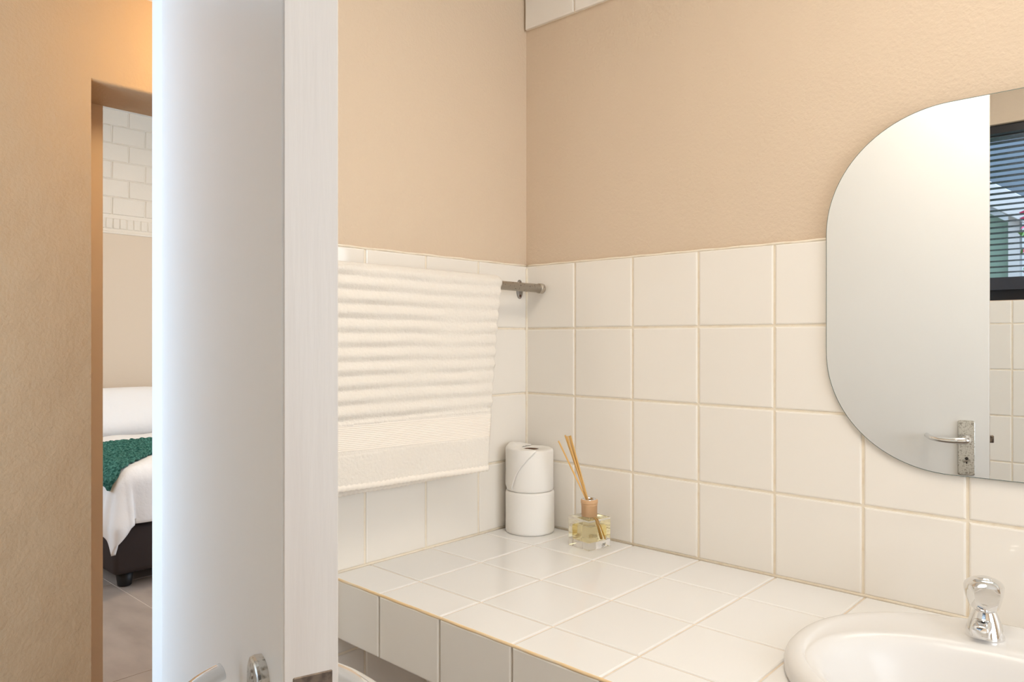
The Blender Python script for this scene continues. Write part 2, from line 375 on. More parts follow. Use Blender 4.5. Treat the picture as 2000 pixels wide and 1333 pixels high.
# ---- window with blind (seen in the mirror)
w1 = empty('window_1', ((WX0 + WX1) / 2, -1.70, WZ0))
tag(w1, 'black framed bathroom window reflected at the right of the mirror', 'window', kind='structure')
cxw = (WX0 + WX1) / 2
def wpart(name, lst, m):
    bm = bmesh.new()
    for (x0, x1, y0, y1, z0, z1) in lst: box_bm(bm, x0 - cxw, x1 - cxw, y0 + 1.70, y1 + 1.70, z0 - WZ0, z1 - WZ0, 0.002, 1)
    return link(name, mesh(name, bm), m, w1)
fr = wpart('frame', [(WX0, WX1, -1.72, -1.675, WZ0, WZ0 + 0.042), (WX0, WX1, -1.72, -1.675, WZ1 - 0.035, WZ1), (WX0, WX0 + 0.035, -1.72, -1.675, WZ0, WZ1), (WX1 - 0.035, WX1, -1.72, -1.675, WZ0, WZ1)], M['black_frame'])
wpart('pane', [(WX0 + 0.03, WX1 - 0.03, -1.70, -1.697, WZ0 + 0.03, WZ1 - 0.03)], M['pane'])
bl = empty('venetian_blind', (cxw, -1.645, 2.0))
tag(bl, 'charcoal venetian blind with open slats hanging in the reflected window', 'blind')
def bpart(name, x0, x1, y0, y1, z0, z1, rx=0.0, m='slat'):
    bm = bmesh.new(); box_bm(bm, -(x1 - x0) / 2, (x1 - x0) / 2, -(y1 - y0) / 2, (y1 - y0) / 2, -(z1 - z0) / 2, (z1 - z0) / 2)
    me = mesh(name, bm)
    return link(name, me, M[m], bl, ((x0 + x1) / 2 - cxw, (y0 + y1) / 2 + 1.645, (z0 + z1) / 2 - 2.0), (rx, 0, 0))
bpart('head_rail', WX0 + 0.01, WX1 - 0.01, -1.665, -1.63, 1.992, 2.018, m='black_frame')
first = None
for k in range(25):
    zz = 1.525 + 0.0190 * k
    if first is None:
        first = bpart('slat', WX0 + 0.012, WX1 - 0.012, -1.6575, -1.6325, zz - 0.0009, zz + 0.0009, 0.06)
    else:
        o = first.copy(); COL.objects.link(o); o.location.z = zz - 2.0; o.rotation_euler.x = 0.06 + random.uniform(-.03, .03)
bpart('bottom_rail', WX0 + 0.012, WX1 - 0.012, -1.6575, -1.6325, 1.466, 1.508)
for lx in (WX0 + 0.1, 0.764, WX1 - 0.1):
    bpart('ladder_cord', lx - 0.0012, lx + 0.0012, -1.6595, -1.6571, 1.51, 1.995, m='black_frame')

# ================================================================== DOOR
Lc = Vector((0.758, -1.083)); Hc = Vector((0.0, -0.848)); TH = 0.035
u = (Hc - Lc).normalized(); DW = (Hc - Lc).length          # u: from latch edge to hinge edge
nn = Vector((-u.y, u.x))                                    # towards the hall-side face?
if (Vector((0.768, -1.049)) - Lc).dot(nn) < 0: nn = -nn     # nn: from hall-side face to mirror-side face
# door local axes: X along u (0 = latch edge), Y along nn (0 = hall-side face), Z up
dm = Matrix(((u.x, nn.x, 0, Lc.x), (u.y, nn.y, 0, Lc.y), (0, 0, 1, 0), (0, 0, 0, 1)))
door = empty('door_1'); door.matrix_world = dm
flip = dm.to_3x3().determinant() < 0
tag(door, 'white painted flush door standing open in the foreground', 'door', kind='structure')
def dpart(name, bm, m, parent=door, smooth=False):
    me = mesh(name, bm, smooth)
    return link(name, me, m, parent)
bm = bmesh.new(); box_bm(bm, 0.0012, DW, 0, TH, 0.008, 2.035, 0.0016, 2); dpart('leaf', bm, M['door'])
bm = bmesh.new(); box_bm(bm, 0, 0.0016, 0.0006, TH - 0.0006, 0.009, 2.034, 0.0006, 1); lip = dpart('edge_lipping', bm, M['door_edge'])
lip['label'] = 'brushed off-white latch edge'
# lock forend in the latch edge
bm = bmesh.new(); box_bm(bm, -0.0008, 0.002, 0.006, 0.0305, 0.93, 1.092, 0.0006, 1); fe = dpart('lock_forend', bm, M['brass_dark'])
fe['label'] = 'dark worn lock plate in the door edge'
bm = bmesh.new(); box_bm(bm, -0.011, 0.002, 0.012, 0.024, 1.018, 1.038, 0.0015, 1); dpart('latch_bolt', bm, M['brass_dark'], fe)
def lever_set(side):
    """side: -1 = hall face (y=0), +1 = mirror face (y=TH)"""
    y0 = 0.0 if side < 0 else TH
    Y = lambda d: y0 + side * d
    dz = 0.008 if side < 0 else 0.0
    bm = bmesh.new()
    n = 8; pts = []; rc = 0.006 if side > 0 else 0.0165
    for (cx_, cz_, a0) in ((0.075 - rc, 1.078 - rc, 0), (0.035 + rc, 1.078 - rc, PI / 2), (0.035 + rc, 0.928 + rc, PI), (0.075 - rc, 0.928 + rc, 1.5 * PI)):
        for k in range(n + 1):
            a = a0 + PI / 2 * k / n; pts.append((cx_ + rc * math.cos(a), cz_ + rc * math.sin(a)))
    cen = (0.055, 1.003)
    rings = []
    for d, sc in ((0.0, 1.0), (0.005, 1.0), (0.0068, 0.97), (0.0075, 0.90)):
        rings.append([(cen[0] + (x - cen[0]) * (1 - (1 - sc) * 0.9), Y(d), cen[1] + (z_ - cen[1]) * (1 - (1 - sc) * 0.3)) for x, z_ in pts])
    ring_surface(bm, rings)
    pl = dpart('handle_plate', bm, M['worn_chrome'])
    pl['label'] = 'pitted chrome lock plate'; pl.location.z = dz
    for (sx_, sz_) in (((0.069, 1.069), (0.042, 1.069), (0.055, 0.935)) if side > 0 else ((0.055, 1.068), (0.055, 0.938))):
        bm = bmesh.new(); tube_bm(bm, [(sx_, Y(0.006), sz_), (sx_, Y(0.0085), sz_)], [0.0036, 0.0030], 10); dpart('screw', bm, M['flange'], pl)
    bm = bmesh.new(); tube_bm(bm, [(0.055, Y(0.006), 0.974), (0.055, Y(0.0080), 0.974)], 0.0042, 12)
    box_bm(bm, 0.0532, 0.0568, min(Y(0.006), Y(0.008)), max(Y(0.006), Y(0.008)), 0.960, 0.973)
    dpart('keyhole', bm, M['dark'], pl)
    bm = bmesh.new(); tube_bm(bm, [(0.063, Y(0.0092), 0.965), (0.047, Y(0.0098), 0.9705)], [0.0028, 0.0020], 8); dpart('keyhole_cover', bm, M['flange'], pl)
    bm = bmesh.new(); tube_bm(bm, [(0.055, Y(0.004), 1.028), (0.055, Y(0.014), 1.028), (0.055, Y(0.016), 1.028)], [0.0115, 0.0105, 0.0085], 20); dpart('handle_rose', bm, M['chrome'], pl)
    path = smooth_path([(0.055, Y(0.010), 1.028), (0.055, Y(0.032), 1.028), (0.0575, Y(0.046), 1.0275), (0.070, Y(0.0525), 1.027), (0.098, Y(0.052), 1.026), (0.124, Y(0.045), 1.027), (0.143, Y(0.030), 1.0300), (0.150, Y(0.012), 1.034)], 5)
    nP = len(path)
    rad = [0.0072 + 0.0024 * math.exp(-((i / nP - 0.38) / 0.16) ** 2) - 0.0010 * max(0, i / nP - 0.5) for i in range(nP)]
    bm = bmesh.new(); tube_bm(bm, path, rad, 16); dpart('lever', bm, M['chrome'], door, True).location.z = dz
lever_set(-1); lever_set(1)
# hinge jamb
jb = boxes('trim_2', [(-0.052, -0.006, -0.842, -0.80, 0, 2.06), (-0.115, -0.052, -0.815, -0.80, 0, 2.06),
                      (-0.115, -0.006, -1.611, -1.585, 0, 2.06)], M['door'])
tag(jb, 'white painted door frame jamb at the hinges', 'door frame', kind='structure')
for hz in (0.25, 1.02, 1.80):
    bm = bmesh.new(); tube_bm(bm, [(0.004, -0.8445, hz), (0.004, -0.8445, hz + 0.09)], 0.0045, 10); link('hinge', mesh('hinge', bm, True), M['worn_chrome'], jb)

# ================================================================== COUNTER
SF = 0.551          # front plane
ct = empty('tiled_counter', (X_END / 2, -SF / 2, 0.755))
tag(ct, 'white tiled washstand counter running along the mirror wall under the basin', 'counter')
def cpart(name, me, m): return link(name, me, m, ct, (-X_END / 2, SF / 2, -0.755))
BCX, BCS, BA, BB = 1.035, 0.275, 0.280, 0.225       # basin superellipse
def se(a, b, cx_, cs, n=96, e=2.2):
    out = []
    for i in range(n):
        t = 2 * PI * i / n; c, s_ = math.cos(t), math.sin(t)
        out.append((cx_ + a * math.copysign(abs(c) ** (2 / e), c), -(cs + b * math.copysign(abs(s_) ** (2 / e), s_))))
    return out
bm = bmesh.new(); ring_surface(bm, [[(x, y, 0.70) for x, y in se(BA - 0.012, BB - 0.012, BCX, BCS)], [(x, y, 0.95) for x, y in se(BA - 0.012, BB - 0.012, BCX, BCS)]])
cutter = link('cutter', mesh('cutter', bm), M['dark'])
bm = bmesh.new(); box_bm(bm, 0.0045, X_END - 0.001, -SF + 0.005, -0.0046, 0.757, ZC - 0.0020)
slab0 = mesh('slab', bm); slab = bool_cut(slab0, cutter)
slab.materials.clear(); cpart('slab', slab, M['grout_top'])
cs_ = [0.0045, 0.148, 0.3064, 0.459, SF]; cxs = [0.0045] + [0.1516 + P * k for k in range(15)] + [X_END]
def near_basin(x0, x1, s0, s1):
    n = 0
    for i in range(5):
        for j in range(5):
            x = x0 + (x1 - x0) * i / 4; s_ = s0 + (s1 - s0) * j / 4
            if abs((x - BCX) / (BA - .012)) ** 2.2 + abs((s_ - BCS) / (BB - .012)) ** 2.2 < 1: n += 1
    return n
for a0, a1 in zip(cxs[:-1], cxs[1:]):
    for b0, b1 in zip(cs_[:-1], cs_[1:]):
        k = near_basin(a0, a1, b0, b1)
        if k == 25: continue
        o = put_tile(a0, a1, b0, b1, 'T', ZC, 0.006, M['tile_top'], None, gap=0.003, jit=0.0008)
        if k:
            src = o.data.copy(); src.transform(Matrix.Translation(o.location))
            nm = bool_cut(src, cutter); loc = o.location.copy(); bpy.data.objects.remove(o)
            if len(nm.polygons) == 0: continue
            nm.materials.clear(); nm.materials.append(M['tile_top'])
            nm.transform(Matrix.Translation(-loc))
            o = link('tile', nm, None, None, loc)
        o.parent = ct; o.location = o.location - ct.location
    o = put_tile(a0, a1, 0.757, ZC - 0.001, 'R', SF, 0.006, M['tile'], None, gap=0.0035)
    o.parent = ct; o.location = o.location - ct.location
bpy.data.objects.remove(cutter)
# sealant beads where the counter meets the two walls
bm = bmesh.new(); tube_bm(bm, [(0.004, -0.0038, ZC + 0.0004), (X_END - 0.002, -0.0038, ZC + 0.0004)], 0.0030, 8); cpart('wall_bead', mesh('wall_bead', bm, True), M['grout'])
bm = bmesh.new(); tube_bm(bm, [(0.0038, -0.004, ZC + 0.0004), (0.0038, -SF + 0.001, ZC + 0.0004)], 0.0030, 8); cpart('wall_bead', mesh('wall_bead', bm, True), M['grout'])
# yellowed grout bead along the front edge
bm = bmesh.new(); tube_bm(bm, [(0.005 + 0.02 * i, -SF + 0.0022 + 0.0004 * math.sin(i * 1.7), ZC - 0.0022) for i in range(124)], 0.0024, 8)
e = cpart('edge_grout', mesh('edge_grout', bm, True), M['grout_edge']); e['label'] = 'yellowed grout bead along the front edge'

# ================================================================== BASIN
ba = empty('wash_basin', (BCX, -BCS, ZC))
tag(ba, 'white oval ceramic wash basin set into the tiled counter', 'basin')
bm = bmesh.new(); rings = []
IA, IB, ICS = 0.238, 0.150, 0.310
def ring(a, b, cs, z): return [(x - BCX, y + BCS, z) for x, y in se(a, b, BCX, cs)]
prof_o = [(-0.030, -0.004), (-0.001, 0.0005), (0.0, 0.004), (0.0, 0.013), (-0.0015, 0.0185), (-0.006, 0.0228), (-0.013, 0.0248), (-0.022, 0.0243)]
for d, zz in prof_o: rings.append(ring(BA + d, BB + d, BCS, zz))
for k in range(1, 7):      # dished ledge
    f = k / 6; ff = f * f * (3 - 2 * f)
    rings.append(ring((BA - .022) * (1 - f) + (IA + 0.006) * f, (BB - .022) * (1 - f) + (IB + 0.006) * f, BCS * (1 - ff) + ICS * ff, 0.0243 - 0.0016 * math.sin(PI * f) - 0.0030 * f))
for d, zz in ((0.001, 0.0200), (-0.005, 0.0165), (-0.011, 0.008), (-0.018, -0.008), (-0.028, -0.032), (-0.045, -0.062), (-0.072, -0.088), (-0.105, -0.104), (-0.128, -0.110)):
    g = 1 + d / 0.15 * 0.35 if d < -0.05 else 1
    rings.append(ring(IA + d * 1.35, max(IB + d, 0.02), ICS, zz))
ring_surface(bm, rings, False, True)
o = link('bowl', mesh('bowl', bm, True), M['ceramic'], ba)
sd = o.modifiers.new('sub', 'SUBSURF'); sd.levels = 1; sd.render_levels = 1
lathe('drain', [(0.0, -0.1095), (0.021, -0.1095), (0.022, -0.108), (0.017, -0.1065), (0.0, -0.107)], M['chrome'], ba, 24, loc=(0, -(ICS - BCS), 0), caps=(False, False))

# ================================================================== TAP
TX, TS, TZ = 0.956, 0.122, ZC + 0.0215
tp = empty('basin_tap', (TX, -TS, TZ))
tag(tp, 'chrome pillar tap with a faceted knob on the back of the basin', 'tap')
lathe('body', [(0.0238, -0.001), (0.0242, 0.001), (0.0236, 0.004), (0.0225, 0.009), (0.0205, 0.017), (0.0180, 0.025), (0.0158, 0.031), (0.0140, 0.035), (0.0128, 0.0375), (0.0, 0.0378)], M['chrome'], tp, 48, caps=(True, False))
# short spout pointing over the bowl
bm = bmesh.new(); rg = []
for (yy, zc_, hw, hh) in ((-0.006, 0.0185, 0.0118, 0.0095), (-0.018, 0.0180, 0.0114, 0.0092), (-0.028, 0.0165, 0.0110, 0.0088), (-0.0340, 0.0148, 0.0108, 0.0086), (-0.0360, 0.0143, 0.0100, 0.0078)):
    q = []
    for i in range(24):
        t = 2 * PI * i / 24; c, s_ = math.cos(t), math.sin(t)
        q.append((hw * math.copysign(abs(c) ** 0.55, c), yy + (0.0 if s_ > 0 else -0.001), zc_ + hh * math.copysign(abs(s_) ** 0.55, s_)))
    rg.append(q)
ring_surface(bm, rg)
sp = link('spout', mesh('spout', bm, True), M['chrome'], tp)
lathe('neck', [(0.0095, 0.037), (0.0095, 0.041), (0.010, 0.042)], M['dark'], tp, 24)
# faceted knob
bm = bmesh.new(); rings = []; N = 60; NF = 5
for (r, zz, fl_) in ((0.0120, 0.0385, 0.0), (0.0170, 0.0388, 0.25), (0.0200, 0.0420, 0.55), (0.0236, 0.0515, 0.95), (0.0256, 0.0610, 1.0), (0.0260, 0.0665, 0.85), (0.0244, 0.0715, 0.5), (0.0205, 0.0757, 0.25), (0.0155, 0.0786, 0.08), (0.0105, 0.0799, 0.0)):
    q = []
    for i in range(N):
        t = 2 * PI * i / N + 0.62
        a = ((t - 0.62) * NF / (2 * PI)) % 1.0 - 0.5
        apo = math.cos(PI / NF) / math.cos(a * 2 * PI / NF)
        rr = r * (1 - fl_ * (1 - min(1.0, apo * 1.012)))
        q.append((rr * math.cos(t), rr * math.sin(t), zz))
    rings.append(q)
ring_surface(bm, rings)
kn = link('knob', mesh('knob', bm, True), M['chrome'], tp)
kn.modifiers.new('es', 'EDGE_SPLIT').split_angle = math.radians(24)
lathe('cap', [(0.0100, 0.0792), (0.0100, 0.0800), (0.0090, 0.0808), (0.0, 0.0812)], M['chrome'], kn, 32, caps=(True, False))

# ================================================================== MIRROR
MX0, MX1, MZ0, MZ1, MR = 0.702, 1.368, 1.088, 1.671, 0.19
def rrect(x0, x1, z0, z1, r, n=28):
    out = []
    for cx_, cz_, a0 in ((x1 - r, z1 - r, 0), (x0 + r, z1 - r, PI / 2), (x0 + r, z0 + r, PI), (x1 - r, z0 + r, 1.5 * PI)):
        for k in range(n + 1):
            a = a0 + PI / 2 * k / n; out.append((cx_ + r * math.cos(a), cz_ + r * math.sin(a)))
    return out
mc = ((MX0 + MX1) / 2, (MZ0 + MZ1) / 2)
mi = empty('wall_mirror', (mc[0], -0.004, mc[1]))
tag(mi, 'frameless rounded mirror on the tiled wall above the basin', 'mirror')
bm = bmesh.new()
o1 = rrect(MX0, MX1, MZ0, MZ1, MR); o2 = rrect(MX0 + .0012, MX1 - .0012, MZ0 + .0012, MZ1 - .0012, MR - .0012)
ring_surface(bm, [[(x - mc[0], -0.0025, z_ - mc[1]) for x, z_ in o1], [(x - mc[0], -0.0072, z_ - mc[1]) for x, z_ in o1], [(x - mc[0], -0.0078, z_ - mc[1]) for x, z_ in o2]])
link('glass_edge', mesh('glass_edge', bm), M['mirror_edge'], mi)
bm = bmesh.new(); ring_surface(bm, [[(x - mc[0], -0.0076, z_ - mc[1]) for x, z_ in o2], [(x - mc[0], -0.0080, z_ - mc[1]) for x, z_ in o2]])
link('reflective_face', mesh('reflective_face', bm), M['mirror'], mi)
for px_ in (-0.22, 0.14): box('mounting_pad', px_, px_ + 0.08, -0.003, 0.0015, -0.04, 0.04, M['dark'], mi)

# ================================================================== TOWEL RAIL AND TOWEL
RT, RZ_, RR = 0.060, 1.4175, 0.0100
tr_ = empty('towel_rail', (0.004, -0.32, RZ_))
tag(tr_, 'tarnished metal towel rail on the tiled wall', 'towel rail')
def rp(name, bm, m, parent=tr_, smooth=True):
    me = mesh(name, bm, smooth)
    o = link(name, me, m, parent)
    o.location = (-0.004, 0.32, -RZ_) if parent is tr_ else (0, 0, 0)
    return o
bm = bmesh.new(); tube_bm(bm, [(RT, -0.026, RZ_), (RT, -0.66, RZ_ + 0.002)], RR, 24); rp('bar', bm, M['rail_metal'])
for sgn, s0_ in ((1, 0.012), (-1, 0.672)):
    bm = bmesh.new(); tube_bm(bm, [(RT, -s0_, RZ_), (RT, -s0_ - sgn * 0.002, RZ_), (RT, -s0_ - sgn * 0.013, RZ_), (RT, -s0_ - sgn * 0.014, RZ_)], [0.0095, 0.0118, 0.0118, 0.0112], 24)
    rp('end_cap', bm, M['rail_metal'])
for s0_ in (0.030, 0.640):
    bm = bmesh.new(); rg = []
    for x, k in ((0.0042, 1.0), (0.0062, 1.0), (0.0072, 0.86)):
        rg.append([(x, -s0_ + 0.0105 * k * math.cos(2 * PI * i / 32), RZ_ + 0.0225 * k * math.sin(2 * PI * i / 32)) for i in range(32)])
    ring_surface(bm, rg); fg = rp('flange', bm, M['flange'])
    bm = bmesh.new(); tube_bm(bm, [(0.006, -s0_, RZ_), (RT - 0.006, -s0_, RZ_)], 0.0055, 14); rp('post', bm, M['flange'])
    for dz in (0.0155, -0.0155):
        bm = bmesh.new(); tube_bm(bm, [(0.0068, -s0_, RZ_ + dz), (0.0084, -s0_, RZ_ + dz)], [0.0034, 0.0028], 10); rp('screw', bm, M['rust'], fg)

tw = empty('bath_towel', (RT, -0.39, RZ_ + RR))
tag(tw, 'cream ribbed terry towel folded over the rail', 'towel')
def edge_s(zrel):            # right-hand edge leans outward towards the bottom; zrel 0 top .. 1 bottom
    return 0.170 + 0.056 * zrel ** 0.8
def towel_pt(ui, v):
    """ui 0..1 along the rail (0 = right edge), v = cloth length: v<0 behind the rail, v>0 in front"""
    Rb = RR + 0.0055
    arc = PI * Rb / 2
    L = abs(v)
    zr = min(1, max(0, (L - arc) / 0.39))
    s0_ = edge_s(zr); s1_ = 0.625 - 0.012 * zr
    s_ = s0_ + (s1_ - s0_) * ui
    wav = 0.0045 * math.sin(9 * s_ + 1.0) * zr + 0.003 * math.sin(23 * s_ + 2.2) * zr
    if L < arc:
        a = L / Rb; x = Rb * math.sin(a); z_ = Rb * math.cos(a)
    else:
        x = Rb + 0.010 * zr + wav; z_ = -(L - arc)
    if v < 0: x = -min(x, 0.034) if L > arc else -x
    return RT + x, s_, RZ_ + z_
VT = PI * (RR + 0.0055) / 2
def sag(s_):                 # where the lower hem hangs
    return 0.385 + 0.004 * math.sin(5 * s_) - 0.018 * (s_ - 0.2)
def rib(v, s_):
    """relief of the cloth, metres"""
    if v < 0.012: return 0.0006 * noise.noise((s_ * 300, v * 300, 0))
    q = (v - 0.012) / 0.0253
    amp = 0.0025 * (0.75 + 0.7 * noise.noise((s_ * 11, q * 0.5, 5)) + 0.6 * max(0, (s_ - 0.4)) / 0.2) * (1 - 0.35 * max(0, 1 - abs(s_ - 0.24) / 0.05))
    if v < 0.292:
        ph = 2 * PI * q + 0.7 * noise.noise((s_ * 7, q * 0.25, 1.5))
        h = amp * math.sin(ph)
    elif v < 0.345: h = -0.0010
    else: h = 0.0012 * noise.noise((s_ * 25, v * 18, 2)) + 0.0004
    if v > 0.40: h *= 0.3
    fuzz = 0.0 if 0.292 <= v < 0.345 else 0.00075 * noise.noise((s_ * 420, v * 420, 3.3)) + 0.0005 * noise.noise((s_ * 180, v * 180, 8))
    return h + fuzz
bm = bmesh.new(); NU, NV = 230, 330
v0, vmax = -(VT + 0.40), VT + 0.40
grid = []
for j in range(NV + 1):
    row = []
    for i in range(NU + 1):
        ui = i / NU
        f = j / NV
        if f < 0.16:
            v = v0 * (1 - f / 0.16)
            x, s_, z_ = towel_pt(ui, v); x -= 0.0
        else:
            g = (f - 0.16) / 0.84
            _, s_, _ = towel_pt(ui, 0.3)
            v = g * (VT + sag(s_))
            x, s_, z_ = towel_pt(ui, v)
            x += 0.004 + rib(v, s_)
            if v < VT: z_ += 0.003 * math.cos(v / VT * PI / 2)
        if ui < 0.012: x -= 0.002 * (1 - ui / 0.012)
        row.append(bm.verts.new((x - RT, -s_ + 0.39, z_ - RZ_ - RR)))
    grid.append(row)
for a, b in zip(grid[:-1], grid[1:]):
    for i in range(NU): bm.faces.new((a[i], a[i + 1], b[i + 1], b[i]))
o = link('terry_cloth', mesh('terry_cloth', bm, True, recalc=False), M['towel'], tw)
md = o.modifiers.new('sol', 'SOLIDIFY'); md.thickness = 0.0045; md.offset = 0
# woven band with fine cords, stitched across near the bottom
bm = bmesh.new(); grid = []
NB = 140
for j in range(NB + 1):
    v = 0.296 + 0.046 * j / NB; row = []
    for i in range(121):
        x, s_, z_ = towel_pt(0.002 + 0.996 * i / 120, v)
        vv = v * (VT + sag(s_)) / (VT + 0.385)
        x, s_, z_ = towel_pt(0.002 + 0.996 * i / 120, vv)
        x += 0.0040 + 0.00075 * abs(math.sin(PI * 14 * j / NB)) 
        row.append(bm.verts.new((x - RT, -s_ + 0.39, z_ - RZ_ - RR)))
    grid.append(row)
for a, b in zip(grid[:-1], grid[1:]):
    for i in range(120): bm.faces.new((a[i], a[i + 1], b[i + 1], b[i]))
o = link('woven_band', mesh('woven_band', bm, True, recalc=False), M['towel_band'], tw); o['label'] = 'fine corded border band'
md = o.modifiers.new('sol', 'SOLIDIFY'); md.thickness = 0.002; md.offset = 0
# hem roll at the lower edge, front and back
for front in (True, False):
    pts = []
    for i in range(121):
        ui = i / 120; _, s_, _ = towel_pt(ui, 0.3)
        v = (VT + sag(s_)) if front else -(VT + 0.40)
        x, s_, z_ = towel_pt(ui, v)
        pts.append((x - RT + (0.004 if front else 0), -s_ + 0.39, z_ - RZ_ - RR + 0.004))
    bm = bmesh.new(); tube_bm(bm, pts, [0.0040 + 0.0006 * math.sin(i * 1.9) for i in range(121)], 10, [1.7] * 121)
    link('hem', mesh('hem', bm, True), M['towel_band'], tw)

# ================================================================== TOILET ROLLS
RCX, RCS = 0.0665, 0.0635
def roll(z0, r, h, label, seed, flap):
    t = empty('toilet_roll', (RCX, -RCS, z0)); tag(t, label, 'toilet roll', 'toilet rolls stacked in the corner')
    rn = random.Random(seed); n = 72; bm = bmesh.new(); rings = []
    for rr, zz in ((0.021, 0.002), (r - 0.004, 0.0), (r - 0.001, 0.0015), (r, 0.006), (r, h * 0.3), (r, h * 0.6), (r, h - 0.006), (r - 0.0012, h - 0.0015), (r - 0.004, h), (0.0215, h - 0.001), (0.0205, h - 0.003), (0.0205, 0.004)):
        q = []
        for i in range(n):
            a = 2 * PI * i / n
            k = 1 + 0.010 * noise.noise((math.cos(a) * 1.5, math.sin(a) * 1.5, seed + zz * 12))
            q.append((rr * k * math.cos(a), rr * k * math.sin(a), zz + (0.0008 * noise.noise((math.cos(a) * 3, math.sin(a) * 3, seed)) if zz > h * .5 else 0)))
        rings.append(q)
    ring_surface(bm, rings + [rings[0]], False, False)
    bmesh.ops.remove_doubles(bm, verts=bm.verts, dist=1e-6)
    link('paper_roll', mesh('paper_roll', bm, True), M['paper'], t)
    bm = bmesh.new(); q = lambda rr, zz: [(rr * math.cos(2 * PI * i / 32), rr * math.sin(2 * PI * i / 32), zz) for i in range(32)]
    ring_surface(bm, [q(0.0203, 0.003), q(0.0203, h - 0.0025), q(0.0192, h - 0.0025), q(0.0192, 0.004)], False, True)
    link('core', mesh('core', bm, True), M['core'], t)
    if flap:
        # loose last sheet wrapped round the side that faces the towel, its free edge running diagonally
        bm = bmesh.new(); grid = []
        # camera direction (towards the viewer) in plan is about angle -50 deg; left of the picture is about -137 deg
        for j in range(31):
            zf = j / 30; row = []
            a1 = math.radians(-96 + 62 * (zf ** 1.0) - 10 * math.sin(PI * zf))
            a0 = math.radians(-232)
            for i in range(49):
                f = i / 48; a = a0 + (a1 - a0) * f
                out = 0.0012 + 0.0014 * math.exp(-((1 - f) / 0.05) ** 2) + 0.0012 * max(0, noise.noise((a * 2.2, zf * 3, 4)))
                zz = 0.004 + (h - 0.003) * zf
                rr = r + out - (0.004 * (1 - min(1, zf / 0.10)) ** 2)
                row.append(bm.verts.new((rr * math.cos(a), rr * math.sin(a), zz)))
            grid.append(row)
        # fold over the top
        for j in range(1, 13):
            f2 = j / 12; row = []
            a0 = math.radians(-232); a1 = math.radians(-96 + 62 - 4 * f2)
            for i in range(49):
                f = i / 48; a = a0 + (a1 - a0) * f
                taper = math.sin(PI * min(1, f * 1.02)) ** 0.6
                rr = (r + 0.0015) * (1 - f2) + f2 * (0.018 + 0.020 * (1 - taper))
                puff = 0.0095 * math.sin(PI * min(1, f2 * 1.15) ** 0.7) * (math.sin(PI * min(1, f * 1.35)) ** 1.3 if f < 0.74 else 0) + 0.0028 * noise.noise((a * 4.5, f2 * 5, 9)) * taper
                zz = h + 0.0012 + max(-0.0005, puff)
                row.append(bm.verts.new((rr * math.cos(a), rr * math.sin(a), zz)))
            grid.append(row)
        for a, b in zip(grid[:-1], grid[1:]):
            for i in range(48): bm.faces.new((a[i], a[i + 1], b[i + 1], b[i]))
        o = link('loose_sheet', mesh('loose_sheet', bm, True, recalc=False), M['paper'], t)
        md = o.modifiers.new('sol', 'SOLIDIFY'); md.thickness = 0.0009; md.offset = 0.5
    return t
roll(ZC, 0.0552, 0.0935, 'white toilet roll standing on the counter under another roll', 1, False)
roll(ZC + 0.0940, 0.0530, 0.0930, 'upper white toilet roll with a loose crumpled end sheet', 2, True)

# ================================================================== REED DIFFUSER
DFX, DFS, DH = 0.2385, 0.071, 0.0310
df = empty('reed_diffuser', (DFX, -DFS, ZC + 0.0002), math.radians(-9.5))
tag(df, 'square glass reed diffuser with yellow oil and a wooden collar', 'reed diffuser')
bm = bmesh.new(); box_bm(bm, -DH, DH, -DH, DH, 0, 0.0615, 0.0007, 1)
IW = 0.0262
bmesh.ops.recalc_face_normals(bm, faces=bm.faces)
gl = link('bottle', mesh('bottle', bm, False, recalc=False), M['glass'], df)
bm = bmesh.new(); box_bm(bm, -IW + .0003, IW - .0003, -IW + .0003, IW - .0003, 0.0128, 0.0455, 0.0056, 3)
link('oil', mesh('oil', bm), M['liquid'], df)
lathe('glass_neck', [(0.0135, 0.0612), (0.0135, 0.064), (0.0115, 0.064), (0.0115, 0.0612)], M['glass'], df, 32)
co = lathe('wooden_collar', [(0.0160, 0.0622), (0.0166, 0.0628), (0.0166, 0.0850), (0.0172, 0.0858), (0.0172, 0.0868), (0.0166, 0.0874), (0.0166, 0.0882), (0.0176, 0.0890), (0.0180, 0.0905), (0.0180, 0.0945), (0.0172, 0.0968), (0.0150, 0.0975), (0.0140, 0.0972), (0.0130, 0.0960), (0.0130, 0.0640), (0.0160, 0.0622)], M['wood'], df, 48, caps=(False, False))
lathe('metal_ring', [(0.0152, 0.0972), (0.0146, 0.0984), (0.0132, 0.0986), (0.0120, 0.0976), (0.0112, 0.0950), (0.0112, 0.0930), (0.0118, 0.0930), (0.0126, 0.0968)], M['chrome'], co, 40, caps=(False, False))
